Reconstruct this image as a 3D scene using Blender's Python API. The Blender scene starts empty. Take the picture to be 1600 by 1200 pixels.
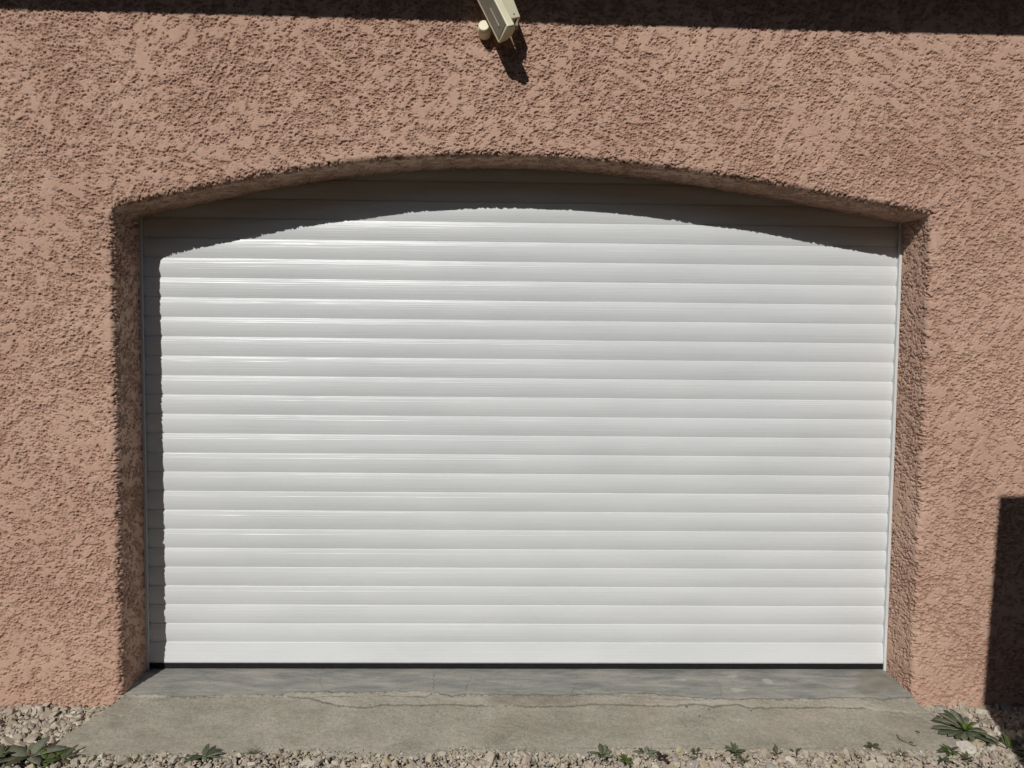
import bpy, math, random
import numpy as np
from mathutils import Matrix, Vector

random.seed(7)
rng = np.random.default_rng(11)
S = bpy.context.scene
COL = S.collection

# ------------------------------------------------------------------ helpers
def link(o, parent=None):
    COL.objects.link(o)
    if parent: o.parent = parent
    return o

def mesh_np(name, V, F, mat, parent=None, smooth=True, attrs=None, loops=None):
    """V (n,3), F (m,k) same-size faces"""
    me = bpy.data.meshes.new(name)
    V = np.ascontiguousarray(V, dtype=np.float32); F = np.ascontiguousarray(F, dtype=np.int32)
    m, k = F.shape
    me.vertices.add(len(V)); me.vertices.foreach_set('co', V.ravel())
    me.loops.add(m*k); me.loops.foreach_set('vertex_index', F.ravel())
    me.polygons.add(m)
    me.polygons.foreach_set('loop_start', np.arange(0, m*k, k, dtype=np.int32))
    try: me.polygons.foreach_set('loop_total', np.full(m, k, dtype=np.int32))
    except Exception: pass
    me.polygons.foreach_set('use_smooth', np.full(m, smooth, dtype=bool))
    for an, av in (attrs or {}).items():
        a = me.attributes.new(an, 'FLOAT', 'POINT'); a.data.foreach_set('value', np.ascontiguousarray(av, dtype=np.float32).ravel())
    me.update(calc_edges=True); me.validate()
    me.materials.append(mat)
    return link(bpy.data.objects.new(name, me), parent)

def mesh_py(name, V, F, mat, parent=None, smooth=False, bevel=0, mats=None, fm=None):
    me = bpy.data.meshes.new(name)
    me.from_pydata([tuple(v) for v in V], [], F); me.update()
    for p in me.polygons: p.use_smooth = smooth
    for x in (mats or [mat]): me.materials.append(x)
    if fm is not None:
        for p, i in zip(me.polygons, fm): p.material_index = i
    o = link(bpy.data.objects.new(name, me), parent)
    if bevel:
        b = o.modifiers.new('bevel', 'BEVEL'); b.width = bevel; b.segments = 2; b.limit_method = 'ANGLE'
    return o

def tag(o, label=None, cat=None, group=None, kind=None):
    if label: o['label'] = label
    if cat: o['category'] = cat
    if group: o['group'] = group
    if kind: o['kind'] = kind
    return o

def empty(name, loc):
    o = bpy.data.objects.new(name, None); o.location = loc; o.empty_display_size = .1
    return link(o)

def box(x0, x1, y0, y1, z0, z1):
    V = [(x0,y0,z0),(x1,y0,z0),(x1,y1,z0),(x0,y1,z0),(x0,y0,z1),(x1,y0,z1),(x1,y1,z1),(x0,y1,z1)]
    F = [(0,3,2,1),(4,5,6,7),(0,1,5,4),(1,2,6,5),(2,3,7,6),(3,0,4,7)]
    return V, F

def grid_faces(ni, nj, flip=False):
    i = np.arange(ni-1)[:, None]*nj + np.arange(nj-1)[None, :]
    a = i.ravel()
    F = np.stack([a, a+nj, a+nj+1, a+1], 1)
    return F[:, ::-1] if flip else F

# ------------------------------------------------------------------ numpy noise
def _h(ix, iy, seed):
    h = (ix.astype(np.int64)*374761393 + iy.astype(np.int64)*668265263 + seed*1442695041) & 0xFFFFFFFF
    h = ((h ^ (h >> 13))*1274126177) & 0xFFFFFFFF
    h = ((h ^ (h >> 16))*2246822519) & 0xFFFFFFFF
    return (h ^ (h >> 15)) & 0xFFFFFF
def rnd(ix, iy, seed): return _h(ix, iy, seed)/float(0xFFFFFF)
def perlin(x, y, seed=0):
    x = np.asarray(x, dtype=np.float64); y = np.asarray(y, dtype=np.float64)
    ix = np.floor(x); iy = np.floor(y); fx = x-ix; fy = y-iy
    u = fx*fx*fx*(fx*(fx*6-15)+10); v = fy*fy*fy*(fy*(fy*6-15)+10)
    def g(dx, dy):
        a = rnd(ix+dx, iy+dy, seed)*2*np.pi
        return np.cos(a)*(fx-dx)+np.sin(a)*(fy-dy)
    a = g(0,0); b = g(1,0); c = g(0,1); d = g(1,1)
    return (a+(b-a)*u)*(1-v)+(c+(d-c)*u)*v     # about -.7 .. .7
def fbm(x, y, seed=0, octv=3, gain=.5):
    s = 0; a = 1
    for k in range(octv):
        s = s+a*perlin(x*2**k+17.3*k, y*2**k-9.1*k, seed+k); a *= gain
    return s
def worley(x, y, seed=0):
    ix = np.floor(x); iy = np.floor(y); best = np.full(x.shape, 9.0); hid = np.zeros(x.shape)
    for dx in (-1,0,1):
        for dy in (-1,0,1):
            cx = ix+dx; cy = iy+dy
            px = cx+rnd(cx, cy, seed); py = cy+rnd(cx, cy, seed+5)
            d = np.hypot(px-x, py-y); m = d < best
            best = np.where(m, d, best); hid = np.where(m, rnd(cx, cy, seed+9), hid)
    return best, hid
def worley2(x, y, seed=0):
    ix = np.floor(x); iy = np.floor(y); f1 = np.full(x.shape, 9.0); f2 = f1.copy()
    for dx in (-1,0,1):
        for dy in (-1,0,1):
            cx = ix+dx; cy = iy+dy
            d = np.hypot(cx+rnd(cx, cy, seed)-x, cy+rnd(cx, cy, seed+5)-y)
            f2 = np.minimum(f2, np.maximum(f1, d)); f1 = np.minimum(f1, d)
    return f1, f2
def sstep(a, b, x):
    t = np.clip((x-a)/(b-a), 0, 1); return t*t*(3-2*t)

# ------------------------------------------------------------------ materials
class NT:
    def __init__(s, name):
        s.m = bpy.data.materials.new(name); s.m.use_nodes = True
        s.t = s.m.node_tree; s.b = s.t.nodes['Principled BSDF']
    def n(s, typ, **kw):
        nd = s.t.nodes.new(typ)
        for k, v in kw.items():
            if k in nd.inputs.keys() if hasattr(nd.inputs, 'keys') else False: nd.inputs[k].default_value = v
            else: setattr(nd, k, v)
        return nd
    def l(s, a, b): s.t.links.new(a, b)
    def coord(s): return s.n('ShaderNodeTexCoord').outputs['Object']
    def noise(s, scale, detail=4, rough=.5, vec=None, dist=0):
        nd = s.n('ShaderNodeTexNoise'); nd.inputs['Scale'].default_value = scale; nd.inputs['Detail'].default_value = detail
        nd.inputs['Roughness'].default_value = rough; nd.inputs['Distortion'].default_value = dist
        s.l(vec if vec else s.coord(), nd.inputs['Vector']); return nd.outputs['Fac']
    def mapped(s, sc):
        mp = s.n('ShaderNodeMapping'); mp.inputs['Scale'].default_value = sc; s.l(s.coord(), mp.inputs['Vector']); return mp.outputs['Vector']
    def ramp(s, fac, stops, interp='LINEAR'):
        r = s.n('ShaderNodeValToRGB'); r.color_ramp.interpolation = interp
        e = r.color_ramp.elements
        while len(e) < len(stops): e.new(.5)
        for el, (p, c) in zip(e, stops):
            el.position = p; el.color = (c[0], c[1], c[2], 1) if hasattr(c, '__len__') else (c, c, c, 1)
        s.l(fac, r.inputs['Fac']); return r.outputs['Color']
    def mix(s, fac, a, b, mode='MIX'):
        m = s.n('ShaderNodeMix'); m.data_type = 'RGBA'; m.blend_type = mode
        for v, i in ((fac, 0), (a, 6), (b, 7)):
            if hasattr(v, 'links') or hasattr(v, 'is_linked'): s.l(v, m.inputs[i])
            elif i == 0: m.inputs[0].default_value = v
            else: m.inputs[i].default_value = (*v, 1)
        return m.outputs[2]
    def attr(s, name):
        a = s.n('ShaderNodeAttribute'); a.attribute_name = name; return a.outputs['Fac']
    def math(s, op, a, b=0.0):
        m = s.n('ShaderNodeMath'); m.operation = op
        for v, i in ((a, 0), (b, 1)):
            if hasattr(v, 'is_linked'): s.l(v, m.inputs[i])
            else: m.inputs[i].default_value = v
        return m.outputs[0]
    def bump(s, h, dist=.001, strength=1):
        b = s.n('ShaderNodeBump'); b.inputs['Distance'].default_value = dist; b.inputs['Strength'].default_value = strength
        s.l(h, b.inputs['Height']); s.l(b.outputs['Normal'], s.b.inputs['Normal'])
    def color(s, c):
        if hasattr(c, 'is_linked'): s.l(c, s.b.inputs['Base Color'])
        else: s.b.inputs['Base Color'].default_value = (*c, 1)
    def rough(s, r, spec=None):
        if hasattr(r, 'is_linked'): s.l(r, s.b.inputs['Roughness'])
        else: s.b.inputs['Roughness'].default_value = r
        if spec is not None: s.b.inputs['Specular IOR Level'].default_value = spec

def m_simple(name, c, rough=.6, spec=.3, var=.12, scale=30, bump=0, bscale=200):
    t = NT(name)
    c2 = tuple(v*(1-var) for v in c); c3 = tuple(min(1, v*(1+var)) for v in c)
    t.color(t.ramp(t.noise(scale), [(.3, c2), (.7, c3)])); t.rough(rough, spec)
    if bump: t.bump(t.noise(bscale), bump)
    return t.m

# roughcast render
t = NT('roughcast')
base = t.ramp(t.noise(2.2, 5, .6), [(.3, (.450,.280,.205)), (.5, (.512,.332,.252)), (.72, (.575,.395,.300))])
grain = t.ramp(t.noise(55, 3, .6), [(.3, (.85,.84,.83)), (.7, (1.08,1.08,1.07))])
col = t.mix(1, base, grain, 'MULTIPLY')
yel = t.ramp(t.noise(9, 3, .6), [(.60, 0), (.70, 1)])
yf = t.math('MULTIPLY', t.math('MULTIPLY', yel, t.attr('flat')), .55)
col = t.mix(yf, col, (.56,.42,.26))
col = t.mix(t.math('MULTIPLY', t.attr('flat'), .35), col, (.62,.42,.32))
col = t.mix(t.math('MULTIPLY', t.attr('pit'), .62), col, (.27,.150,.100))  # pits tinted darker: crevice dirt and shade painted into the colour
sep = t.n('ShaderNodeSeparateXYZ'); t.l(t.coord(), sep.inputs[0])
low = t.ramp(t.math('ADD', sep.outputs[2], t.math('MULTIPLY', t.noise(5, 4), .5)), [(.20, 1), (.62, 0)])
col = t.mix(t.math('MULTIPLY', low, .22), col, (.51,.315,.232))
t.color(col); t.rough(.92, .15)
hb_ = t.math('ADD', t.noise(420, 3, .7), t.math('MULTIPLY', t.noise(1100, 2), .5))
t.bump(hb_, .0011, .75)
M_STUCCO = t.m

# white lacquered aluminium slats
t = NT('white_slat_paint')
vv = t.mapped((.7, .7, 170))
fine = t.math('ADD', t.math('MULTIPLY', t.noise(3, 3, .6, t.mapped((.5, .5, 420))), .5), t.math('MULTIPLY', t.noise(1, 2, .6, t.mapped((.7, .7, 260))), .5))
dirt = t.noise(3.2, 5, .62, t.mapped((.6, 1, 2.2)))
c = t.ramp(dirt, [(.25, (.64,.655,.655)), (.6, (.70,.715,.715))])
c = t.mix(t.math('MULTIPLY', t.ramp(t.noise(26, 4, .6, t.mapped((1.3, 1, 1.3))), [(.66, 0), (.78, 1)]), .22), c, (.57,.56,.50))
t.color(c); t.rough(t.math('ADD', t.math('MULTIPLY', fine, .12), .22), .5)
t.bump(t.math('ADD', fine, t.math('MULTIPLY', t.noise(2, 2, .5, vv), .8)), .0011, .7)
M_SLAT = t.m
M_GUIDE = m_simple('white_guide_paint', (.66,.67,.66), .35, .5, .04, 8)
M_RUBBER = m_simple('black_rubber', (.010,.010,.011), .6, .3, .3, 40, .0004, 300)
M_ALU = m_simple('bare_aluminium', (.42,.43,.44), .35, .6, .1, 40)
M_DARKWOOD = m_simple('dark_stained_wood', (.045,.030,.020), .7, .2, .3, 6, .001, 60)
M_TILE = m_simple('clay_roof_tile', (.33,.15,.085), .85, .2, .3, 5, .002, 80)

# concrete apron
t = NT('apron_concrete')
g1 = t.noise(6, 7, .72, t.mapped((.7, 3.2, 1)), .3)
smooth_c = t.ramp(g1, [(.30, (.135,.137,.124)), (.42, (.215,.214,.195)), (.53, (.285,.275,.245)), (.66, (.37,.345,.295))])
g2 = t.noise(6.5, 9, .74, t.mapped((.8, 1.4, 1)), .2)
rough_c = t.ramp(g2, [(.30, (.225,.207,.160)), (.45, (.315,.292,.232)), (.57, (.365,.335,.272)), (.74, (.44,.392,.322))])
speck = t.ramp(t.noise(110, 5, .75), [(.30, .60), (.5, 1.0), (.7, 1.22)])
rough_c = t.mix(.9, rough_c, speck, 'MULTIPLY'); smooth_c = t.mix(.35, smooth_c, speck, 'MULTIPLY')
rosy = t.ramp(t.noise(3.1, 4, .6), [(.55, 0), (.72, 1)])
rough_c = t.mix(t.math('MULTIPLY', rosy, .35), rough_c, (.34,.255,.195))
c = t.mix(t.attr('strip'), rough_c, smooth_c)
c = t.mix(t.math('MULTIPLY', t.attr('patch'), .7), c, (.44,.41,.345))
c = t.mix(t.math('MULTIPLY', t.attr('wet'), .62), c, (.165,.138,.098))
chip = t.ramp(t.noise(85, 3, .6), [(.66, 0), (.70, 1)])
c = t.mix(t.math('MULTIPLY', t.math('MULTIPLY', chip, t.math('SUBTRACT', 1.0, t.attr('strip'))), .55), c, (.46,.43,.36))
rust = t.ramp(t.noise(11, 4, .7, t.mapped((1, 2, 1))), [(.64, 0), (.74, 1)])
c = t.mix(t.math('MULTIPLY', rust, .40), c, (.40,.235,.150))
brick = t.ramp(t.noise(38, 2, .5, t.mapped((1, 1.6, 1))), [(.73, 0), (.78, 1)])
c = t.mix(t.math('MULTIPLY', brick, .38), c, (.42,.24,.165))
pit = t.ramp(t.noise(70, 2, .5), [(.24, 1), (.30, 0)])
c = t.mix(t.math('MULTIPLY', pit, .5), c, (.09,.08,.065))
c = t.mix(t.math('MULTIPLY', t.attr('crack'), .85), c, (.055,.047,.038))
t.color(c); t.rough(.85, .25)
t.bump(t.math('ADD', t.noise(260, 4, .7), t.math('MULTIPLY', t.noise(45, 3), 1.2)), .0016, .6)
M_CONC = t.m

# gravel stones: one colour per stone
t = NT('gravel_stone')
gi = t.n('ShaderNodeNewGeometry').outputs['Random Per Island']
sc = t.ramp(gi, [(0, (.43,.37,.295)), (.25, (.48,.42,.34)), (.50, (.38,.325,.26)), (.66, (.54,.49,.41)), (.78, (.36,.33,.295)), (.86, (.45,.38,.26)), (.92, (.45,.36,.30)), (.98, (.64,.60,.53))], 'CONSTANT')
sc = t.mix(1, sc, t.ramp(t.noise(60, 4, .65), [(.3, (.78,.77,.75)), (.7, (1.12,1.12,1.10))]), 'MULTIPLY')
t.color(sc); t.rough(.88, .2); t.bump(t.noise(260, 4, .7), .0014, .7)
M_STONE = t.m
M_DIRT = m_simple('gravel_dirt', (.17,.145,.115), .95, .1, .4, 60, .004, 90)
t = NT('dark_ground'); t.color(t.ramp(t.noise(3, 6, .7), [(.3, (.035,.038,.022)), (.7, (.075,.075,.048))])); t.rough(.95, .1); t.bump(t.noise(40, 5, .7), .02)
M_GROUND = t.m

def m_leaf(name, c, c2):
    t = NT(name); t.color(t.ramp(t.noise(45, 4, .6), [(.3, c), (.7, c2)])); t.rough(.55, .3); t.bump(t.noise(160, 3), .0012, .6)
    t.b.inputs['Subsurface Weight'].default_value = 0
    tr = t.n('ShaderNodeBsdfTranslucent'); tr.inputs['Color'].default_value = (c2[0]*1.3, c2[1]*1.5, c2[2], 1)
    mx = t.n('ShaderNodeMixShader'); mx.inputs[0].default_value = .22
    out = [n for n in t.t.nodes if n.type == 'OUTPUT_MATERIAL'][0]
    t.l(t.b.outputs[0], mx.inputs[1]); t.l(tr.outputs[0], mx.inputs[2]); t.l(mx.outputs[0], out.inputs['Surface'])
    return t.m
M_SAGE = m_leaf('sage_leaf', (.125,.140,.090), (.235,.25,.175))
M_DKLEAF = m_leaf('dark_leaf', (.060,.075,.038), (.125,.145,.078))
M_GREEN = m_leaf('fresh_leaf', (.06,.11,.018), (.13,.19,.04))
M_DRY = m_leaf('dry_leaf', (.10,.07,.035), (.20,.15,.07))
M_OLIVE = m_leaf('olive_leaf', (.085,.09,.03), (.17,.165,.065))
M_PURPLE = m_leaf('withered_leaf', (.030,.018,.016), (.06,.035,.03))

# ------------------------------------------------------------------ key dimensions (metres)
XL, XR, D = -1.503, 1.500, .2036
PITCH, HB = .077, .029
ARC = [-0.00314, 0.00933, 0.0175, -0.10875, -0.01917, 2.00661]
FIL = .030
def arch(x):
    x = np.asarray(x, dtype=float); a = np.clip(FIL-(x-XL), 0, FIL)
    return np.polyval(ARC, x)-(FIL-np.sqrt(np.maximum(FIL**2-a*a, 0)))
def darch(x):
    x = np.asarray(x, dtype=float); a = np.clip(FIL-(x-XL), 0, FIL*.985)
    return np.polyval(np.polyder(ARC), x)+a/np.sqrt(FIL**2-a*a)
ZSL, ZSR = float(arch(XL)), float(arch(XR))
SUN = Vector((-.365, -1, .79)).normalized()

# ------------------------------------------------------------------ house
house = empty('house', (0, 0, -.06))
HO = np.array([0, 0, -.06])
tag(house, 'pink roughcast house front with an arched opening closed by a white roller door', 'house')
RAD = .019

def height(u, w, amp):
    wx = u+.0035*perlin(u*70, w*70, 3); wz = w+.0035*perlin(u*70, w*70, 4)
    f1, h1 = worley(wx/.0115, wz/.0090, 21)
    f2, h2 = worley(wx/.0060, wz/.0050, 31)
    b1 = np.clip(1-(f1*1.25)**2, 0, 1)*(.55+.45*h1); b2 = np.clip(1-(f2*1.2)**2, 0, 1)
    n = fbm(u/.017, w/.012, 41, 3, .65)
    # trowel-pressed plaques of two slants, over larger rough and smooth areas
    sel = sstep(-.25, .25, perlin(u/.30, w/.25, 51))
    def streak(a, sd):
        ca, sa = math.cos(a), math.sin(a); p = u*ca+w*sa; q = -u*sa+w*ca
        return fbm(p/.075, q/.026, sd, 3, .6)
    st = streak(.95, 71)*sel+streak(2.6, 72)*(1-sel)
    lowf = .50*fbm(u/.050, w/.042, 61, 3, .6)+.62*st+.35*perlin(u/.30, w/.26, 81)
    r = (.34*b1+.20*b2+.62*n-.30)/.20
    fine_ = fbm(u/.0075, w/.0058, 141, 2, .6)/.25
    lf = lowf/.24; lf = np.where(lf < -.45, -.45+(lf+.45)*.30, lf)
    X = .62*r+1.22*lf+.34*fine_+.02
    g1, g2 = worley2((u+.006*fbm(u/.012, w/.012, 7, 2))/.0135, (w+.005*fbm(u/.012, w/.012, 8, 2))/.0095, 101)
    ck = np.exp(-((g2-g1)/.17)**2)*sstep(-.2, .2, perlin(u/.018, w/.018, 121))*sstep(1.6, .2, X)
    f3, f4 = worley2((u+.004*fbm(u/.008, w/.008, 9, 2))/.0080, (w+.003*fbm(u/.008, w/.008, 10, 2))/.0058, 151)
    ck2 = np.exp(-((f4-f3)/.20)**2)*sstep(-.15, .2, perlin(u/.015, w/.015, 161))*sstep(1.3, .3, X)
    X = X-1.25*ck-.75*ck2
    grit = (.36*r+.42*fine_)*sstep(.9, -.1, X)
    flat = sstep(.35, .9, X)
    Hs = .9*sstep(-.12, .50, X)+1.25*sstep(-.80, -.25, X)+1.25*sstep(-2.1, -1.0, X)+.80*grit+.25*fbm(u/.10, w/.09, 91, 2)-1.6
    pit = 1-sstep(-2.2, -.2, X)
    return Hs*amp, flat, pit

AMP = .00178
def finish(P, N, u, w, dist):
    """crumblier relief along the arris of the opening"""
    hgt, flat, pit = height(u, w, AMP)
    e = np.exp(-(dist/.016)**2)
    hgt = hgt*(1+.30*e)+e*.0016*fbm(P[..., 0]/.016+P[..., 2]/.021, P[..., 2]/.014-P[..., 0]/.019, 301, 3, .7)
    return P+N*hgt[..., None], flat, pit

def spaced(a, b, step): return np.linspace(a, b, max(2, int(round(abs(b-a)/step))+1))
FS = .0023
arcs = RAD*(1-np.cos(np.linspace(0, np.pi/2, 9)))          # distance from the opening edge, fine near it
out_ = np.concatenate([-spaced(2.35, 6, .02)[::-1], ])
left_x = np.concatenate([-spaced(2.40, 6, .03)[::-1], -spaced(2.03, 2.395, .005)[::-1], -(spaced(-XL+RAD+FS, 2.025, FS))[::-1][1:], (XL-arcs[::-1])])
left_x = np.unique(np.round(left_x, 6))
right_x = np.unique(np.round(np.concatenate([XR+arcs, spaced(XR+RAD+FS, 2.025, FS), spaced(2.03, 2.395, .005), spaced(2.40, 6, .03)]), 6))
mid_x = np.unique(np.round(np.concatenate([XL+FIL*(1-np.cos(np.linspace(0, np.pi/2, 17))), spaced(XL+FIL+FS, XR, FS)]), 6))
blocks = []
def front_normal(X, Z):
    """returns y offset and normal for the front face with its rounded arris"""
    span = (X > XL+1e-6) & (X < XR-1e-6)
    sl = darch(np.clip(X, XL, XR)); az = arch(np.clip(X, XL, XR)); nr = np.sqrt(1+sl*sl)
    d = np.where(span, (Z-az)/nr, 0); tx = np.where(span, sl/nr, 0.); tz = np.where(span, -1/nr, 0.)
    for side, x0, zs in ((-1, XL, ZSL), (1, XR, ZSR)):
        m = (X <= XL+1e-6) if side < 0 else (X >= XR-1e-6)
        ddx = np.abs(X-x0); ddz = np.maximum(Z-zs, 0); dd = np.hypot(ddx, ddz)
        d = np.where(m, dd, d)
        sdd = np.maximum(dd, 1e-9)
        tx = np.where(m, np.where(dd > 1e-7, -side*ddx/sdd, -side), tx); tz = np.where(m, np.where(dd > 1e-7, -ddz/sdd, 0), tz)
    d = np.maximum(d, 0)
    s = np.clip((RAD-d)/RAD, 0, 1); y = np.where(d < RAD, RAD-np.sqrt(np.maximum(RAD**2-(RAD-d)**2, 0)), 0)
    c = np.sqrt(1-s*s)
    N = np.stack([tx*s, -c, tz*s], -1)
    return y, N, d
def add_front(X, Z):
    y, N, dist = front_normal(X, Z)
    P = np.stack([X, y, Z], -1)
    arc = np.where(y > 0, y*.57, 0)
    u = X+N[..., 0]*arc; w = Z+N[..., 2]*arc
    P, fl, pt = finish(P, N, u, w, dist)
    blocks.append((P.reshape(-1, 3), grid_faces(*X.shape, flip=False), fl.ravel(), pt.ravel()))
zlow = spaced(-.20, 0, FS)
for xs, zs in ((left_x, ZSL), (right_x, ZSR)):
    zz = np.concatenate([spaced(-.20, zs, FS)])
    X, Z = np.meshgrid(xs, zz, indexing='ij'); add_front(X, Z)
ZT = 2.66
xs = np.concatenate([left_x, mid_x[1:-1], right_x])
offs = np.concatenate([arcs, spaced(RAD+FS, ZT-ZSL, FS)])/(ZT-ZSL)
bx = np.where(xs < XL, ZSL, np.where(xs > XR, ZSR, arch(xs)))
Z = bx[:, None]+(ZT-bx)[:, None]*offs[None, :]
X = np.repeat(xs[:, None], len(offs), 1)
add_front(X, Z)
zz = spaced(ZT, 3.05, .012)
X, Z = np.meshgrid(xs[::3] if (len(xs)-1) % 3 == 0 else xs, zz, indexing='ij'); add_front(X, Z)
# reveals
ys = spaced(RAD, D+.07, FS)
for side, x0, zs in ((-1, XL, ZSL), (1, XR, ZSR)):
    zz = spaced(-.20, zs, FS); Y, Z = np.meshgrid(ys, zz, indexing='ij')
    P = np.stack([np.full_like(Y, x0), Y, Z], -1); N = np.zeros_like(P); N[..., 0] = -side
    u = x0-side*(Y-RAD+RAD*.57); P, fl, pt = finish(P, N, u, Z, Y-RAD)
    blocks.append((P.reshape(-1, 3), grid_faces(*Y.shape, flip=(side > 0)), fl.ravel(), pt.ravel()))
X, Y = np.meshgrid(mid_x, ys, indexing='ij'); sl = darch(X); nr = np.sqrt(1+sl*sl)
P = np.stack([X, Y, arch(X)], -1); N = np.stack([sl/nr, 0*X, -1/nr], -1)
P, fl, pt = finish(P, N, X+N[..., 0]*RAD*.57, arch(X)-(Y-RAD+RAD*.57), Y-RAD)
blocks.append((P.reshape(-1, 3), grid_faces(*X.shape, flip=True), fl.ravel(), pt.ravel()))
Vs, Fs, FLs, PTs, o_ = [], [], [], [], 0
for V, F, fl, pt in blocks:
    Vs.append(V); Fs.append(F+o_); FLs.append(fl); PTs.append(pt); o_ += len(V)
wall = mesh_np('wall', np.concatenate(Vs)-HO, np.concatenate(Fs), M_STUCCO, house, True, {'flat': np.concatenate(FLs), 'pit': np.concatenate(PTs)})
del Vs, Fs, blocks

# roller door, a part of the house, with its own pieces
def slat_profile():
    """(t from the top of a slat 0..1, outward bulge in metres)"""
    pts = [(0, -.0015), (.012, .0010), (.03, .0022)]
    ang0, ang1 = 12.5, -15.0
    y, tprev = .0022, .03
    n = 26
    for i in range(1, n+1):
        tt = .03+(.985-.03)*i/n
        a = math.radians(ang0+(ang1-ang0)*((tt-.03)/.955))
        y += math.tan(a)*(tt-tprev)*PITCH*1.0
        extra = 0
        pts.append((tt, y+extra)); tprev = tt
        if i == 6:                                   # fine pressed bead a quarter of the way down
            pts.append((tt+.006, y+.0001)); pts.append((tt+.015, y+.00042)); pts.append((tt+.024, y+.0002))
    pts.append((1.0, -.0015))
    out = []
    for p in pts:
        if not out or p[0] > out[-1][0]+1e-5: out.append(p)
    return out
prof = slat_profile()
zs_, ys_ = [], []
NSL = 27
for k in range(NSL-1, -1, -1):
    ztop = HB+PITCH*(k+1)
    for (tt, yy) in prof[:-1]:
        if k == 0: yy = .0035 if tt > .012 else yy    # the closing slat is flat-faced
        if k == 0 and tt > .03: yy = .0035+.0125*(tt-.03)
        zs_.append(ztop-tt*PITCH); ys_.append(yy)
zs_.append(HB); ys_.append(.002)
zs_ = np.array(zs_); ys_ = np.array(ys_)
xs = spaced(XL-.004, XR+.004, .05)
X, Z = np.meshgrid(xs, zs_, indexing='ij')
kk = np.floor((Z-HB)/PITCH-1e-6)
wob = .0006*perlin(X*1.1+kk*7.7, kk*3.1, 5)+.0004*perlin(X*3+kk, kk*1.7, 6)
Y = D+.004-ys_[None, :]+wob
door = mesh_np('roller_door', np.stack([X, Y, Z], -1).reshape(-1, 3)-HO, grid_faces(*X.shape, flip=True), M_SLAT, house, True)
tag(door, 'closed white roller door of narrow horizontal slats')
try:
    door.data.set_sharp_from_angle(angle=math.radians(28))
except Exception: pass
DP = door
V, F = box(XL+.002, XR-.002, D-.0085, D+.02, .001, HB-.0035); mesh_py('bottom_seal', np.array(V)-HO, F, M_RUBBER, DP, bevel=.003)
V, F = box(XL+.004, XR-.004, D-.0118, D+.015, HB-.0035, HB+.0005); mesh_py('bottom_rail', np.array(V)-HO, F, M_ALU, DP, bevel=.001)
def guide(x0, x1, zt):
    V, F = [], []
    # a U channel: front flange with a returned lip
    s = 1 if x1 > x0 else -1
    outl = [(x0, D-.020), (x0+s*.011, D-.020), (x0+s*.011, D-.017), (x0+s*.008, D-.017), (x0+s*.008, D-.001), (x0+s*.0062, D-.001), (x0+s*.0062, D-.0165), (x0, D-.0165)]
    n = len(outl)
    for z in (.0, zt): V += [(a, b, z) for a, b in outl]
    for i in range(n): F.append((i, (i+1) % n, n+(i+1) % n, n+i))
    F.append(tuple(range(n))[::-1]); F.append(tuple(range(n, 2*n)))
    return mesh_py('guide_rail', np.array(V)-HO, F, M_GUIDE, DP)
guide(XL+.001, XL+.03, ZSL+.02); guide(XR-.0015, XR-.03, ZSR+.02)

# eaves above the frame: they throw the band of shade along the top of the wall
OV = .62
def ez(x): return 2.471-.0070*x+OV*.79
roof = empty('roof', (0, 0, 0)); roof.parent = house; roof.location = (0, 0, .06)
XE = 6.2
V = [(-XE,-OV,ez(-XE)),(XE,-OV,ez(XE)),(XE,-OV+.03,ez(XE)),(-XE,-OV+.03,ez(-XE)),(-XE,-OV,ez(-XE)+.2),(XE,-OV,ez(XE)+.2),(XE,-OV+.03,ez(XE)+.2),(-XE,-OV+.03,ez(-XE)+.2)]
bpy.data.objects.remove(roof)
fa = mesh_py('fascia', np.array(V)-HO, box(0,1,0,1,0,1)[1], M_DARKWOOD, house)
V = [(-XE,-OV+.031,ez(-XE)+.03),(XE,-OV+.031,ez(XE)+.03),(XE,.3,ez(XE)+.03),(-XE,.3,ez(-XE)+.03),(-XE,-OV+.031,ez(-XE)+.05),(XE,-OV+.031,ez(XE)+.05),(XE,.3,ez(XE)+.05),(-XE,.3,ez(-XE)+.05)]
mesh_py('soffit', np.array(V)-HO, box(0,1,0,1,0,1)[1], M_DARKWOOD, house)
xs = spaced(-XE, XE, .02); yy = spaced(-OV-.06, 4, .18)
X, Y = np.meshgrid(xs, yy, indexing='ij'); Z = ez(X)*0+2.96+.22+(Y+OV+.06)*.32+.035*np.abs(np.sin(X/.22*np.pi))
mesh_np('roof', np.stack([X, Y, Z], -1).reshape(-1, 3)-HO, grid_faces(*X.shape), M_TILE, house)

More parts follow.
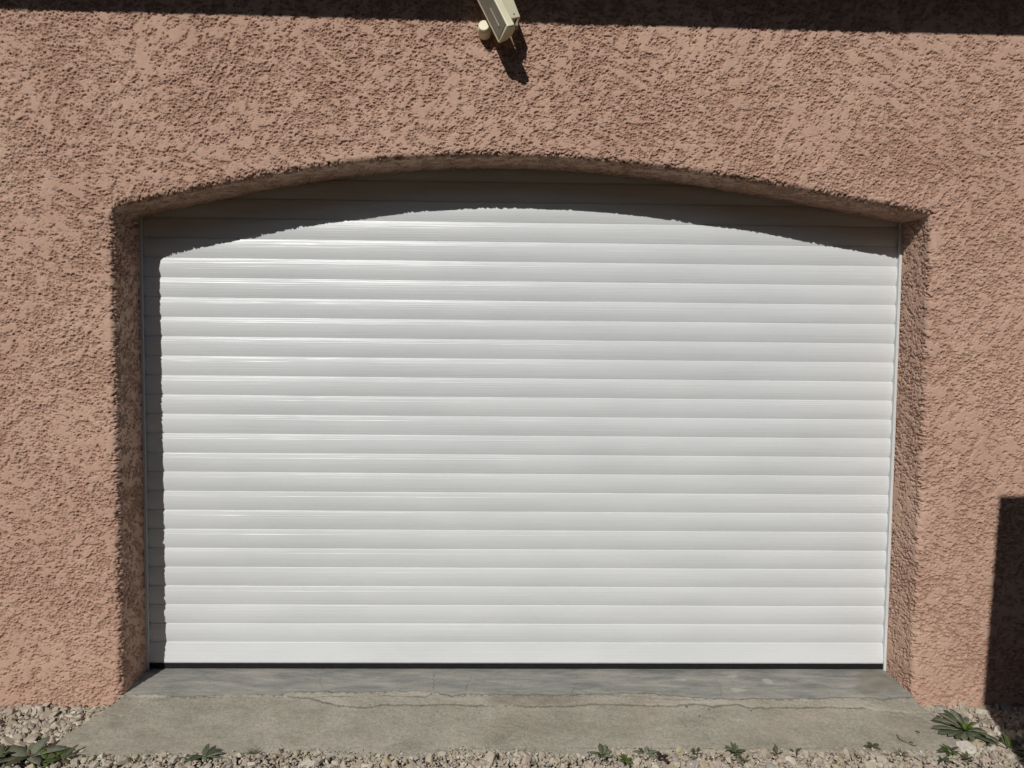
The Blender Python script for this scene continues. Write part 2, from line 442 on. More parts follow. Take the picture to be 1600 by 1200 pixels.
# ------------------------------------------------------------------ cream fixture on the wall
M_CREAM = m_simple('cream_plastic', (.74,.69,.49), .42, .45, .06, 14, .0003, 120)
M_TAUPE = m_simple('taupe_panel', (.215,.195,.150), .45, .4, .1, 20, .0003, 120)
M_SCREW = m_simple('dark_screw', (.05,.04,.03), .5, .5, .1, 50)
fx = empty('security_camera', (-.12, 0, 2.5)); FO = np.array([-.12, 0, 2.5])
tag(fx, 'cream plastic security camera housing tilting down below the eaves in front of a round cap', 'security camera')
E = [np.array(p) for p in [(-.1100,-.1000,2.3602),(-.0789,-.1698,2.3883),(-.0562,-.1613,2.3978),(-.0525,-.1435,2.3962),(-.0585,-.1241,2.3896),(-.0681,-.1105,2.3824),(-.0812,-.1011,2.3743),(-.0967,-.0987,2.3664)]]
AX = np.array((-.0776,.03,.16))*1.75
def prism(pts, ax, name, mat, parent, bevel=0, org=FO):
    n = len(pts); V = [p-org for p in pts]+[p+ax-org for p in pts]
    F = [tuple(range(n))]+[tuple(range(2*n-1, n-1, -1))]+[(i, n+i, n+(i+1) % n, (i+1) % n) for i in range(n)]
    o = mesh_py(name, V, F, mat, parent, bevel=bevel)
    import bmesh
    bm = bmesh.new(); bm.from_mesh(o.data); bmesh.ops.recalc_face_normals(bm, faces=bm.faces); bm.to_mesh(o.data); bm.free()
    return o
hs = prism(E, AX, 'housing', M_CREAM, fx, .0025)
ctr = sum(E)/len(E)
axn = AX/np.linalg.norm(AX)
# inset end cap of the housing
prism([ctr+(p-ctr)*.86-axn*.0035 for p in E], axn*.004, 'end_cap', m_simple('end_cap_plastic', (.52,.46,.30), .5, .4, .06, 14), hs, .001)
# grey-brown panel on the face between lip and light strip
f0, f1 = E[0], E[1]; w_ = f1-f0
nf = np.cross(w_, axn); nf /= np.linalg.norm(nf)
if nf@(ctr-(f0+f1)*.5) > 0: nf = -nf
a = f0+w_*.14+axn*.006; b = f0+w_*.97+axn*.012
prism([a, b, b+nf*.0022, a+nf*.0022], AX*.93, 'face_panel', M_TAUPE, hs, .0006)
a = f0+w_*.52+axn*.030+nf*.0022; b = f0+w_*.60+axn*.030+nf*.0022
prism([a, b, b+nf*.0022, a+nf*.0022], axn*.075, 'rib', m_simple('rib_plastic', (.38,.35,.28), .45, .4, .05, 14), hs, .0006)
# side box with its screw
B = [np.array(p) for p in [(-.0745,-.131,2.4300),(-.0351,-.092,2.4562),(-.0399,-.066,2.4500),(-.0650,-.090,2.4290)]]
AXB = (np.array((-.1002,-.115,2.5003))-B[0])*3.0
sb = prism(B, AXB, 'side_box', M_CREAM, fx, .002)
axb = AXB/np.linalg.norm(AXB)
sc_ = B[0]*.45+B[1]*.55+axb*.014
def disc(c, nrm, r, th, n=20, org=FO):
    nrm = Vector(nrm).normalized(); a = nrm.orthogonal().normalized(); b = nrm.cross(a); V = []; 
    prof_ = [(r, 0), (r, th*.7), (r*.9, th)]
    for rr, h in prof_:
        for i in range(n):
            t_ = 2*math.pi*i/n; V.append(Vector(c)+a*rr*math.cos(t_)+b*rr*math.sin(t_)+nrm*h-Vector(org))
    F = [tuple(range(n))[::-1], tuple(range(2*n, 3*n))]
    for k in range(2):
        for i in range(n): F.append((k*n+i, k*n+(i+1) % n, (k+1)*n+(i+1) % n, (k+1)*n+i))
    return V, F
nb = np.cross(B[1]-B[0], axb); nb /= np.linalg.norm(nb); nb = -nb if nb[1] > 0 else nb
V, F = disc(sc_, nb, .0032, .0012); mesh_py('screw', V, F, M_SCREW, sb)
# small clamp under the box, seen as a dark catch
V, F = box(-.053-FO[0], -.042-FO[0], -.098, -.062, 2.422-FO[2], 2.446-FO[2]); mesh_py('catch', V, F, M_TAUPE, fx, bevel=.002)
# wall bracket: arm from the wall behind the housing
V, F = disc((-.140, -.000, 2.60), (0, -1, 0), .045, .015, 24); mesh_py('wall_plate', V, F, M_CREAM, fx)
V, F = disc((-.140, -.010, 2.60), (.12, -1, -.15), .016, .10, 16); mesh_py('bracket_arm', V, F, M_CREAM, fx)
# round cap on the wall at the left of the housing
V, F = disc((-.1600, -.002, 2.434), (-.05, -1, .10), .0235, .045, 28)
cap = mesh_py('round_cap', V, F, M_CREAM, fx, bevel=.0015)
V, F = disc((-.1622, -.047, 2.4385), (-.05, -1, .10), .0200, .012, 28)
mesh_py('cap_lid', V, F, M_CREAM, cap, bevel=.0015)

# ------------------------------------------------------------------ ground, gravel and apron
x = np.concatenate([-np.geomspace(.01, 120, 30)[::-1], np.geomspace(.01, 120, 30)])
y = np.concatenate([-.76-np.geomspace(.01, 150, 40)[::-1], [-.755]])
X, Y = np.meshgrid(x, y, indexing='ij'); Z = -.085+0*X
tag(mesh_np('ground', np.stack([X, Y, Z], -1).reshape(-1, 3), grid_faces(*X.shape), M_GROUND), 'dark grassy ground beyond the gravel', None, None, 'structure')
X, Y = np.meshgrid(spaced(-6, 6, .012), spaced(-.77, .02, .012), indexing='ij')
Z = -.068+.004*fbm(X*14, Y*14, 3)
tag(mesh_np('gravel_bed', np.stack([X, Y, Z], -1).reshape(-1, 3), grid_faces(*X.shape), M_DIRT), 'brown dirt under the loose gravel', None, None, 'structure')

# apron outline
def xl_(y): return np.interp(-y, [-.3, 0, .092, .257, .30, .36], [-1.530, -1.506, -1.534, -1.604, -1.618, -1.64])
def xr_(y): return np.interp(-y, [-.3, 0, .062, .126, .249, .30, .36], [1.530, 1.503, 1.512, 1.532, 1.548, 1.553, 1.56])
def ybot(x): return np.interp(x, [-1.64,-1.553,-1.486,-1.372,-1.229,-.895,-.73,-.554,-.341,-.216,-.043,.171,.304,.61,1.047,1.258,1.437,1.5,1.56],
                                [-.295,-.318,-.338,-.327,-.321,-.312,-.297,-.322,-.329,-.292,-.298,-.322,-.296,-.293,-.297,-.313,-.307,-.285,-.25])
CR = {
 'edge': [(-1.509,.008),(-1.366,.012),(-1.300,-.001),(-1.156,.008),(-1.007,.017),(-.906,.008),(-.892,.034),(-.742,.037),(-.624,.030),(-.491,.039),(-.339,.037),(-.268,.009),(-.208,.017),(-.037,.017),(.192,.013),(.455,.027),(.597,.009),(.662,-.004),(.799,-.012),(1.106,-.010),(1.186,-.003),(1.354,-.007),(1.373,-.018),(1.413,-.003),(1.52,-.001)],
 'low': [(-.791,-.008),(-.691,-.047),(-.605,-.062),(-.514,-.045),(-.395,-.047),(-.312,-.043),(-.158,-.049),(-.038,-.051),(.133,-.057),(.275,-.043),(.486,-.049),(.574,-.053),(.608,-.039),(.682,-.043),(.707,-.057),(.810,-.043),(.848,-.065),(.933,-.059),(1.043,-.065),(1.160,-.059),(1.234,-.070),(1.275,-.069),(1.336,-.085),(1.41,-.095)],
 'a': [(-.796,.207),(-.788,.102),(-.751,.034)], 'b': [(-.351,.164),(-.340,.102),(-.339,.039)],
 'c': [(-.194,.150),(-.214,.044),(-.270,.026)], 'd': [(.230,.150),(.206,.071),(.190,.013)],
 'e': [(-.037,.044),(.041,.062),(.205,.062),(.258,.026)], 'f': [(.783,.127),(.779,.072),(.761,.001)],
 'g': [(.845,.118),(.826,.063),(.778,.053)], 'h': [(.826,.063),(.936,.054),(1.043,.009),(1.107,-.008)],
 'i': [(-.882,0),(-.808,-.008),(-.716,.008),(-.617,-.004),(-.523,.009),(-.425,.004),(-.364,0),(-.338,.026)],
 'j': [(.30,.02),(.42,.004),(.56,-.012),(.70,-.020),(.80,-.012)], 'k': [(-.30,-.29),(-.1,-.283),(.05,-.285),(.20,-.28),(.5,-.283),(.9,-.286),(1.1,-.284)],
}
wts = {'edge': .85, 'low': .9, 'i': .8, 'a': .32, 'b': .50, 'c': .50, 'd': .42, 'e': .55, 'f': .32, 'g': .3, 'h': .6, 'j': .6, 'k': .35}
ni, nj = 1180, 205
sv = np.linspace(0, 1, ni); yv = np.linspace(.23, -.362, nj)
Y = np.repeat(yv[None, :], ni, 0); X = xl_(Y)+(xr_(Y)-xl_(Y))*sv[:, None]
jx = X+.010*fbm(X*22, Y*22, 5, 5, .66); jy = Y+.007*fbm(X*22+50, Y*22, 6, 5, .62)
crack = np.zeros_like(X)
for k, pl in CR.items():
    dmin = np.full(X.shape, 9.)
    for (ax_, ay_), (bx_, by_) in zip(pl[:-1], pl[1:]):
        dx_, dy_ = bx_-ax_, by_-ay_; L2 = dx_*dx_+dy_*dy_
        tt = np.clip(((jx-ax_)*dx_+(jy-ay_)*dy_)/L2, 0, 1)
        dmin = np.minimum(dmin, np.hypot(jx-ax_-tt*dx_, jy-ay_-tt*dy_))
    wd = (.0012 if k in 'abcdfghe' else .0020)+.0016*np.clip(perlin(X*9+len(k), Y*9, 8)+.4, 0, 1)
    brk = sstep(-.35, .05, perlin(X*6+ord(k[0]), Y*6, 12)+(.25 if k in ('low', 'edge') else .05))
    crack = np.maximum(crack, wts[k]*brk*np.exp(-(dmin/wd)**2))
yedge = np.interp(jx, [p[0] for p in CR['edge']], [p[1] for p in CR['edge']])
strip = sstep(-.004, .004, jy-yedge)
ylow = np.interp(jx, [-1.6,-.88]+[p[0] for p in CR['low']], [-.005,0]+[p[1] for p in CR['low']])
between = (1-strip)*sstep(-.003, .003, jy-ylow)
chips = sstep(.012, .003, np.abs(jy-yedge+.004))*sstep(.02, .22, fbm(X*55, Y*80, 201, 3))*sstep(-.2, .2, perlin(X*3.1, Y*2, 205))
chips = np.maximum(chips, .8*sstep(.006, .001, np.abs(jy-ylow+.002))*sstep(.10, .25, fbm(X*60, Y*90, 207, 3)))
crack = np.maximum(crack, .62*chips)
dband = between*sstep(-.16, -.10, X)*sstep(.36, .24, X)
patch = np.clip((between-dband)*(.30+1.3*perlin(X*5, Y*12, 14)), 0, 1)
for (px_, py_, rx_, ry_) in ((-1.40,-.004,.055,.010),(.85,.145,.023,.009),(.64,.115,.02,.007),(-.22,-.016,.10,.013),(.84,.045,.03,.014),(-.80,.012,.06,.014),(.98,.105,.02,.02)):
    patch = np.maximum(patch, sstep(1.25, .7, np.hypot((jx-px_)/rx_, (jy-py_)/ry_)))
wet = sstep(1.15, .65, np.hypot((jx-1.43)/.085, (jy-.115)/.085))+.8*sstep(1.2, .6, np.hypot((jx-1.345)/.05, (jy-.045)/.055))+.5*sstep(1.2, .5, np.hypot((jx-.02)/.22, (jy+.02)/.03))+.35*sstep(1.3, .4, np.hypot((jx+.25)/.10, (jy+.015)/.02))+.22*sstep(1.3, .3, np.hypot((jx-.15)/.4, (jy+.17)/.10))
wet = np.clip(wet+.55*dband+  .26*sstep(.02, .30, fbm(X*4.5, Y*9, 221, 4, .6))*(1-strip), 0, 1)*(.75+.5*perlin(X*20, Y*20, 15))
Z = np.where(Y > 0, -.0144*(1-Y/.2036), -.0144+.115*np.maximum(Y, -.32))
Z = Z-.0035*(1-strip)*sstep(-.9, -.75, X)+.0022*between
rg = 1-strip
Z = Z+rg*(.0013*fbm(X*45, Y*45, 16, 4, .6)+.0030*fbm(X*6, Y*8, 17, 2))+strip*(.0006*fbm(X*18, Y*30, 18, 3)+.0010*fbm(X*4, Y*6, 19, 2))
Z = Z-.002*chips+between*.0016*fbm(X*60, Y*60, 20, 3)
Z -= .0045*crack
yb = ybot(X)+.007*fbm(X*22, Y*5, 22, 3)
Z -= .05*sstep(0, -.022, Y-yb)
Z -= .035*sstep(.012, 0, X-xl_(Y))*(Y < .0)+.035*sstep(.012, 0, xr_(Y)-X)*(Y < .0)
ap = mesh_np('concrete_apron', np.stack([X, Y, Z], -1).reshape(-1, 3), grid_faces(ni, nj), M_CONC, None, True, {'crack': crack, 'strip': strip, 'patch': patch, 'wet': wet})
me = ap.data
if me.polygons[0].normal.z < 0: me.flip_normals()
tag(ap, 'cracked grey and beige concrete apron in front of the door', None, None, 'structure')
def apron_z(x, y):
    z = -.0144*(1-y/.2036) if y > 0 else -.0144+.115*max(y, -.32)
    return z-.002

# stones
def ico(sub):
    import bmesh
    bm = bmesh.new(); bmesh.ops.create_icosphere(bm, subdivisions=sub, radius=1)
    V = np.array([v.co[:] for v in bm.verts]); F = np.array([[v.index for v in f.verts] for f in bm.faces]); bm.free(); return V, F
def stone_templates(sub, n):
    V0, F0 = ico(sub); out = []
    for i in range(n):
        V = V0.copy()
        for k in range(13):
            d = rng.normal(size=3); d /= np.linalg.norm(d); c = rng.uniform(.42, .80)
            s = V@d; V = V-np.outer(np.maximum(0, s-c), d)
        V *= np.array([1, rng.uniform(.5, .85), rng.uniform(.40, .68)])
        V *= 1/np.abs(V).max()
        out.append(V)
    return out, F0
TH, FH = stone_templates(3, 14)
TL, FL = stone_templates(2, 10)
def rotm(a, b, c):
    ca, sa, cb, sb_, cc, sc2 = math.cos(a), math.sin(a), math.cos(b), math.sin(b), math.cos(c), math.sin(c)
    return np.array([[ca,-sa,0],[sa,ca,0],[0,0,1]])@np.array([[cb,0,sb_],[0,1,0],[-sb_,0,cb]])@np.array([[1,0,0],[0,cc,-sc2],[0,sc2,cc]])
SV, SF, so = [], [], 0
def put(x, y, z, r, hi=True):
    global so
    T, Fq = (TH, FH) if hi else (TL, FL)
    V = T[rng.integers(len(T))]@rotm(rng.uniform(0, 6.28), rng.uniform(-.75, .75), rng.uniform(-.75, .75)).T*r+np.array([x, y, z])
    SV.append(V); SF.append(Fq+so); so += len(V)
step = .0128
gx = np.arange(-2.5, 2.5, step); gy = np.arange(-.755, -.004, step)
nst = 0
for xx in gx:
    for yy in gy:
        px_ = xx+rng.uniform(-.5, .5)*step; py_ = yy+rng.uniform(-.5, .5)*step
        yb = float(ybot(px_)); ins = (px_ > float(xl_(py_))+.004) and (px_ < float(xr_(py_))-.004) and (py_ > yb-.002)
        if ins: continue
        if py_ > -.006: continue
        side = abs(px_) > 1.5 and py_ > -.30
        r = rng.lognormal(math.log(.0082 if not side else .0108), .45); r = min(max(r, .0045), .027)
        if side and rng.random() < .12: r *= 1.25
        hi = abs(px_) < 1.95 and py_ > -.47
        base_ = -.060+.10*max(py_+.30, 0)*(.06 if abs(px_) > 1.5 else .3)
        base_ += .004*math.sin(px_*9+1)*math.sin(px_*3.7)
        # gravel laps onto the foot of the ramp a little
        put(px_, py_, base_+rng.uniform(-.004, .007)+.25*r, r, hi); nst += 1
# extra small chips
for i in range(7000):
    px_ = rng.uniform(-1.95, 1.95); py_ = rng.uniform(-.44, -.01)
    if (px_ > float(xl_(py_))-.002) and (px_ < float(xr_(py_))+.002) and (py_ > float(ybot(px_))+.006): continue
    put(px_, py_, -.050+rng.uniform(-.006, .008), rng.uniform(.0025, .0060), False)
# crumbs lapping over the foot of the ramp
for i in range(260):
    px_ = rng.uniform(-1.5, 1.5); py_ = float(ybot(px_))+abs(rng.normal(0, .010))
    r = rng.uniform(.0018, .0055); put(px_, py_, apron_z(px_, py_)+r*.3, r, False)
tag(mesh_np('gravel', np.concatenate(SV), np.concatenate(SF), M_STONE, None, False), 'pale crushed limestone gravel along the wall and apron', 'gravel', None, 'stuff')

# loose pebbles lying on the apron
def pebble(x, y, r, label, mat=M_STONE, flatten=.7):
    V = TH[rng.integers(len(TH))]@rotm(rng.uniform(0, 6.28), .1, .1).T*r*np.array([1, 1, flatten])
    o = mesh_np('pebble', V, FH, mat, None, False); o.location = (x, y, apron_z(x, y)+r*.28)
    return tag(o, label, 'pebble', 'loose pebbles lying on the concrete apron')
M_DKSTONE = m_simple('dark_pebble', (.12,.10,.08), .9, .2, .2, 80, .001, 200)
M_PALE = m_simple('pale_pebble', (.46,.41,.34), .9, .2, .15, 60, .001, 200)
pebble(-1.474, -.300, .0115, 'pale pebble lying alone on the left end of the concrete ramp', M_PALE)
pebble(.612, -.061, .0060, 'small dark pebble on the long lower crack right of centre', M_DKSTONE)
pebble(.690, -.075, .0038, 'tiny dark crumb just below the crack, right of the larger dark pebble', M_DKSTONE)
pebble(.645, -.115, .0038, 'tiny dark crumb on the ramp below the pebble on the crack', M_DKSTONE)
pebble(.845, -.085, .0042, 'small dark crumb below the notch in the crack, farther right', M_DKSTONE)

def ribbon_leaf(V, F, base, az, L, W, el, droop, segs=7, shape='oval', wav=0.0, fold=.16, roll=0.):
    """one leaf: midrib plus two edges, arching away from the base"""
    o0 = len(V); p = Vector(base); e = el
    side = Vector((-math.sin(az), math.cos(az), 0))
    for i in range(segs+1):
        s = i/segs
        if shape == 'oval': w = math.sin(math.pi*min(1, s*.93+.07))**.75
        elif shape == 'spoon': w = (.30+.70*sstep(.2, .65, s))*(1 if s < .8 else math.sqrt(max(0, 1-((s-.8)/.2)**2)))
        else: w = (1-s)**.6*(.5+.5*min(1, s*5))
        w = max(.03, float(w))*W*.5*(1+wav*math.sin(s*17+az*5))
        up = Vector((-math.cos(az)*math.sin(e), -math.sin(az)*math.sin(e), math.cos(e)))
        sd = side*math.cos(roll)+up*math.sin(roll)
        V.append(p+sd*w+up*w*fold); V.append(p.copy()); V.append(p-sd*w+up*w*fold*(.8))
        p = p+Vector((math.cos(az)*math.cos(e), math.sin(az)*math.cos(e), math.sin(e)))*(L/segs)
        e -= droop/segs
    for i in range(segs):
        a = o0+i*3
        F.append((a, a+1, a+4, a+3)); F.append((a+1, a+2, a+5, a+4))
def weed(x, y, leaves, label, mats, z=None, name='weed', cat='weed'):
    V, F, fm = [], [], []
    for (az, L, W, el, dr, shape, mi) in leaves:
        if abs(x) < 1.5: L, W, el = L*.76, W*.74, el*.8
        n0 = len(F); r0 = .004
        ribbon_leaf(V, F, (math.cos(math.radians(az))*r0, math.sin(math.radians(az))*r0, random.uniform(0, .004)), math.radians(az), L, W, math.radians(el), math.radians(dr), 8, shape, .05, .16, random.uniform(-.25, .25))
        fm += [mi]*(len(F)-n0)
    me_o = mesh_py(name, V, F, None, None, True, mats=mats, fm=fm)
    so_ = me_o.modifiers.new('thickness', 'SOLIDIFY'); so_.thickness = .0006
    me_o.location = (x, y, -.047 if z is None else z)
    return tag(me_o, label, cat, 'weeds growing in the gravel')
R = random.uniform
def ros(n, L, W, el=(15, 45), dr=(20, 60), shape='spoon', mi=(0,), a0=0, a1=360):
    return [(a0+(a1-a0)*(i+R(-.3, .3))/n, L*R(.75, 1.1), W*R(.8, 1.15), R(*el), R(*dr), shape, random.choice(mi)) for i in range(n)]
GR = [M_SAGE, M_DKLEAF, M_GREEN, M_DRY, M_OLIVE]
# left corner
weed(-1.622, -.338, [(8,.115,.038,22,30,'oval',0),(70,.075,.036,36,25,'oval',0),(168,.115,.040,20,30,'oval',0),(215,.10,.035,15,20,'oval',0),(320,.09,.034,15,20,'oval',0),(255,.09,.03,20,20,'oval',1),(110,.05,.025,35,20,'oval',0)]+ros(5,.035,.010,(30,70),(10,40),'blade',(3,)), 'broad pale grey-green weed with spreading pointed leaves at the lower left corner', GR)
weed(-1.555, -.358, ros(11,.046,.022,(10,40),(20,60),'oval',(1,1,2)), 'dark green leafy clump right beside the broad pale weed, lower left', GR)
weed(-1.508, -.352, ros(7,.050,.016,(15,50),(20,50),'oval',(1,3)), 'low brownish-green sprig against the left corner of the concrete ramp', GR)
weed(-1.716, -.350, ros(10,.050,.022,(15,60),(20,60),'oval',(1,2,1)), 'dark green leafy clump at the very left edge of the photo', GR)
weed(-1.395, -.345, ros(5,.022,.009,(30,60),(20,50),'oval',(2,1)), 'tiny green seedling between the left corner clumps and the next weed', GR)
weed(-1.058, -.335, [(85,.050,.026,60,20,'oval',1),(95,.035,.022,65,20,'oval',1),(10,.082,.022,20,25,'oval',0),(350,.085,.026,8,15,'oval',0),(190,.075,.022,12,20,'oval',0),(215,.07,.026,10,15,'oval',1),(30,.065,.020,25,30,'oval',1),(300,.05,.022,10,15,'oval',0)], 'grey-green weed with long flat leaves left of centre at the ramp foot', GR)
weed(-.900, -.322, ros(9,.038,.006,(25,75),(10,50),'blade',(4,3,4)), 'small yellowish wispy tuft at the ramp foot, left of centre', GR)
# centre
weed(.256, -.330, [(175,.065,.020,18,25,'oval',0),(95,.045,.024,60,30,'oval',1),(60,.050,.026,45,30,'oval',0),(20,.045,.024,30,30,'oval',0),(280,.04,.024,20,20,'oval',0),(320,.045,.022,20,20,'oval',0)]+ros(7,.030,.018,(20,60),(20,50),'oval',(4,2),180,360), 'green leafy weed with a yellowish heart at the ramp foot, right of centre', GR)
weed(.330, -.368, ros(9,.036,.016,(20,60),(20,50),'oval',(2,2,4)), 'bright fresh green sprout in the gravel at the lower edge', GR)
weed(.402, -.322, [(175,.050,.018,18,20,'oval',0),(5,.062,.020,20,30,'oval',0),(60,.030,.018,50,30,'oval',0),(340,.05,.018,10,30,'oval',0),(150,.03,.016,45,20,'oval',1)], 'small blue-green weed with sideways leaves beside a withered one', GR)
weed(.452, -.352, [(120,.030,.024,45,40,'oval',0),(40,.035,.023,30,50,'oval',0),(300,.035,.023,20,30,'oval',0),(220,.023,.024,30,40,'oval',0)], 'withered dark brown-purple leaf curl among the gravel', [M_PURPLE])
weed(.575, -.318, ros(7,.026,.010,(20,55),(20,50),'oval',(1,)), 'low dark sprig at the ramp foot between two larger weeds', GR)
weed(.705, -.318, ros(15,.046,.013,(15,65),(20,60),'oval',(1,1,1,0)), 'dark bushy weed of many small leaves at the ramp foot, right of centre', GR)
weed(.720, -.372, ros(10,.032,.005,(40,80),(10,40),'blade',(4,4,2)), 'tuft of yellow-green grass blades at the lower edge below the dark bushy weed', GR, cat='grass tuft', name='grass_tuft')
weed(.845, -.330, [(90,.042,.010,75,10,'oval',1),(70,.032,.010,65,20,'oval',3),(110,.030,.010,60,20,'oval',1),(20,.030,.009,30,30,'oval',1),(160,.023,.009,30,30,'oval',3),(80,.022,.008,80,10,'oval',4)], 'thin upright brown-green weed in the gravel', GR)
weed(.912, -.318, [(150,.022,.013,30,30,'oval',1),(40,.026,.010,40,30,'oval',1),(20,.034,.008,45,20,'oval',1),(270,.02,.01,30,30,'oval',1)], 'tiny dark two-leaved sprig beside the thin upright weed', GR)
# right
weed(1.190, -.292, [(170,.036,.022,25,30,'oval',1),(20,.030,.022,40,30,'oval',1),(110,.026,.020,50,30,'oval',1),(330,.03,.012,20,30,'oval',3)], 'small dark round-leaved weed on the ramp foot left of the twig', GR)
weed(1.262, -.336, ros(10,.042,.007,(25,75),(20,60),'blade',(4,3,2,4)), 'yellow and green grassy tuft in the gravel below the twig', GR, cat='grass tuft', name='grass_tuft')
weed(1.440, -.318, [(170,.050,.016,20,25,'oval',0),(185,.060,.010,8,10,'oval',4)]+ros(12,.038,.017,(20,65),(20,50),'oval',(1,2,2)), 'green rounded weed at the right end of the ramp foot, below the big rosette', GR)
weed(1.385, -.372, ros(6,.030,.013,(30,65),(20,50),'oval',(1,)), 'dark small weed at the lower edge below the grassy tuft', GR)
weed(1.470, -.362, ros(7,.034,.012,(20,60),(20,50),'oval',(1,1,3)), 'dark brownish weed low in the gravel below the rounded green weed', GR)
weed(1.572, -.200, [(178,.118,.024,14,22,'spoon',0),(192,.112,.022,12,20,'spoon',1),(163,.108,.022,32,40,'spoon',0),(148,.095,.018,26,30,'spoon',0),(205,.095,.018,12,20,'spoon',0),(132,.090,.018,35,35,'spoon',0),(115,.090,.018,42,35,'spoon',1),(98,.085,.018,45,35,'spoon',0),(80,.075,.018,40,40,'spoon',1),(55,.07,.018,35,40,'spoon',0),(30,.068,.018,28,40,'spoon',0),(8,.066,.018,18,35,'spoon',1),(345,.066,.018,14,30,'spoon',0),(318,.06,.018,12,30,'spoon',1),(285,.06,.018,10,25,'spoon',0),(255,.07,.018,10,20,'spoon',0),(232,.080,.021,10,20,'spoon',0),(218,.085,.022,12,20,'spoon',1),(170,.07,.018,40,40,'spoon',0)]+ros(9,.034,.016,(45,80),(20,50),'oval',(2,)), 'large grey-green rosette weed with a bright green heart at the right ramp edge', GR, z=-.040)
weed(1.600, -.272, ros(6,.026,.009,(15,50),(20,50),'oval',(1,)), 'small dark sprig just below the large rosette', GR)
weed(1.655, -.300, [(140,.085,.024,30,25,'oval',0),(155,.10,.022,18,15,'oval',1),(310,.10,.026,10,20,'oval',0),(330,.085,.026,15,20,'oval',0),(295,.08,.022,8,15,'oval',1),(80,.05,.024,50,20,'oval',2),(100,.055,.012,70,10,'blade',1),(30,.05,.024,30,30,'oval',1)], 'long-leaved dark green weed reaching from the gravel into the shadow at the right', GR)
# twig and leaf bits on the ramp
def tube(pts, r, mat, name):
    V, F = [], []; n = 6
    for i, p in enumerate(pts):
        p = Vector(p); d = (Vector(pts[min(i+1, len(pts)-1)])-Vector(pts[max(i-1, 0)])).normalized(); a = d.orthogonal().normalized(); b = d.cross(a)
        rr = r*(1-.5*i/len(pts))
        for k in range(n): V.append(p+a*rr*math.cos(k/n*6.283)+b*rr*math.sin(k/n*6.283))
    for i in range(len(pts)-1):
        for k in range(n): F.append((i*n+k, i*n+(k+1) % n, (i+1)*n+(k+1) % n, (i+1)*n+k))
    return mesh_py(name, V, F, mat, None, True)
tw = [(1.313,-.222,.002),(1.306,-.243,.0015),(1.310,-.252,.002),(1.318,-.262,.003),(1.330,-.278,.0035),(1.347,-.282,.002)]
tag(tube([(a, b, apron_z(a, b)+c+.002) for a, b, c in tw], .0016, M_DRY, 'twig'), 'thin bent brown twig lying on the right part of the ramp', 'twig')
def leafbit(x, y, L, az, label):
    V, F = [], []; ribbon_leaf(V, F, (0,0,0), az, L, L*.7, .15, .3, 5, 'oval', .2, .5)
    o = mesh_py('dry_leaf', V, F, M_DRY, None, True); o.location = (x, y, apron_z(x, y)+.004)
    tag(o, label, 'leaf', 'dry leaf bits on the ramp')
leafbit(1.398, -.215, .016, 2.3, 'dry curled leaf bit on the ramp left of the large rosette weed')
leafbit(1.345, -.268, .016, 3.0, 'flat dry leaf bit on the ramp just right of the twig')

# ------------------------------------------------------------------ added dark panel outside the frame, shaped to cast the shadow at the right
V, F = [], []
nb_ = 9
def xe(z): return 1.200 if z < 1.22 else 1.200+(z-1.22)/.784*.026
V0 = []
scr = empty('shadow_panel', (1.75, -1.6, -.08)); SO = Vector((1.75, -1.6, -.08))
tag(scr, 'unseen dark panel added to cast the shadow at the right end of the wall', 'shadow_caster')
pr = [(1.200, -.08), (1.200, 1.22), (1.226, 2.004), (2.6, 2.012), (2.6, -.08)]
n = len(pr)
V = [Vector((a, -1.6, b))-SO for a, b in pr]+[Vector((a, -1.57, b))-SO for a, b in pr]
F = [tuple(range(n)), tuple(range(2*n-1, n-1, -1))]+[(i, n+i, n+(i+1) % n, (i+1) % n) for i in range(n)]
mesh_py('shadow_panel_board', V, F, M_DARKWOOD, scr)
for px_ in (1.30, 1.90, 2.50):
    v, f = box(px_-.04-SO.x, px_+.04-SO.x, -.068, -.001, 0, 2.05); mesh_py('shadow_panel_post', v, f, M_DARKWOOD, scr, bevel=.004)

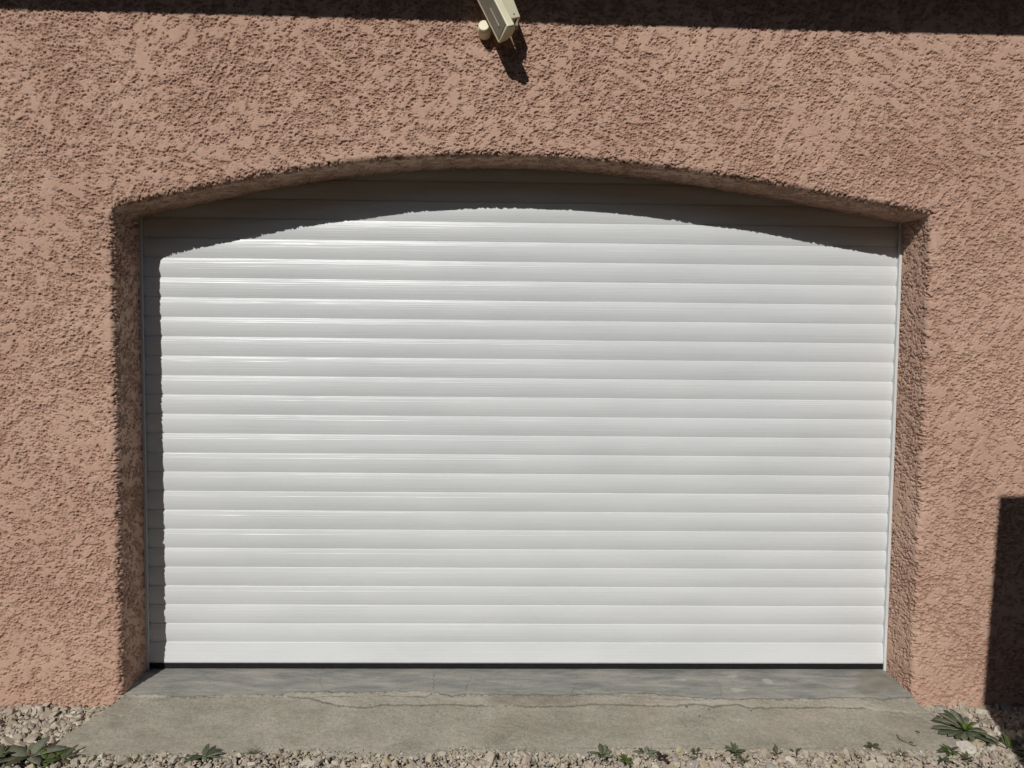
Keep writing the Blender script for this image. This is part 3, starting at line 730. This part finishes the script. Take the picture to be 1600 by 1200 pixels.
# ------------------------------------------------------------------ unseen dark leafy blocks, added round the yard to cut low sky light
M_BLOCKER = m_simple('blocker_leaves', (.028,.040,.016), .8, .1, .5, 3, .05, 12)
def sky_blocker(cx, cy, lx, ly, h, rot, label):
    V, F = box(-lx/2, lx/2, -ly/2, ly/2, 0, h)
    import bmesh
    bm = bmesh.new()
    vs = [bm.verts.new(v) for v in V]
    for f in F: bm.faces.new([vs[i] for i in f])
    bmesh.ops.subdivide_edges(bm, edges=bm.edges[:], cuts=24, use_grid_fill=True)
    from mathutils import noise as mn
    for v in bm.verts:
        k = 1 if v.co.z > .01 else 0
        v.co += Vector((mn.noise(v.co*.7), mn.noise(v.co*.7+Vector((9, 0, 0))), mn.noise(v.co*.9+Vector((0, 9, 0)))*k))*1.1
    me = bpy.data.meshes.new('sky_blocker'); bm.to_mesh(me); bm.free(); me.materials.append(M_BLOCKER)
    o = link(bpy.data.objects.new('sky_blocker', me)); o.location = (cx, cy, -.1); o.rotation_euler.z = rot
    return tag(o, label, 'sky_blocker', 'unseen leafy blocks added to cut low sky light')
sky_blocker(0, -11, 26, 1.6, 6.0, 0, 'unseen dark leafy block facing the house, added to cut low sky light')
sky_blocker(13.5, -5, 1.6, 12, 6.0, 0, 'unseen dark leafy block on the right side, added to cut low sky light')
sky_blocker(-13.5, -5, 1.6, 12, 6.0, 0, 'unseen dark leafy block on the left side, added to cut low sky light')

# ------------------------------------------------------------------ camera
cam = bpy.data.cameras.new('camera'); co = bpy.data.objects.new('camera', cam); link(co)
CX = Vector((0.99976444, -0.01924237, 0.01003967)); CU = Vector((-0.00901849, 0.05244062, 0.99858332)); CF = Vector((0.0197416, 0.99843864, -0.05225473))
m = Matrix((CX, CU, -CF)).transposed().to_4x4(); m.translation = (-.1009, -2.6034, 1.3079)
co.matrix_world = m
cam.sensor_width = 36; cam.lens = 1100/1600*36; cam.clip_start = .05; cam.clip_end = 500
S.camera = co

# ------------------------------------------------------------------ light
w = bpy.data.worlds.new('World'); S.world = w; w.use_nodes = True
nt = w.node_tree; bg = nt.nodes['Background']
sky = nt.nodes.new('ShaderNodeTexSky'); sky.sky_type = 'NISHITA'; sky.sun_disc = False; sky.ozone_density = 3.0
el = math.asin(SUN.z); sky.sun_elevation = el; sky.sun_rotation = math.atan2(SUN.x, SUN.y)
nt.links.new(sky.outputs[0], bg.inputs[0]); bg.inputs[1].default_value = .066
sl_ = bpy.data.lights.new('sun', 'SUN'); sl_.energy = 5.0; sl_.angle = math.radians(.53); sl_.color = (1, .975, .94)
so_ = bpy.data.objects.new('sun', sl_); link(so_); so_.rotation_euler = (-SUN).to_track_quat('-Z', 'Y').to_euler(); so_.location = (-2, -5, 5)
S.view_settings.view_transform = 'Standard'; S.view_settings.look = 'None'; S.view_settings.gamma = 1; S.view_settings.exposure = -.64
S.render.film_transparent = False
S.cycles.max_bounces = 6
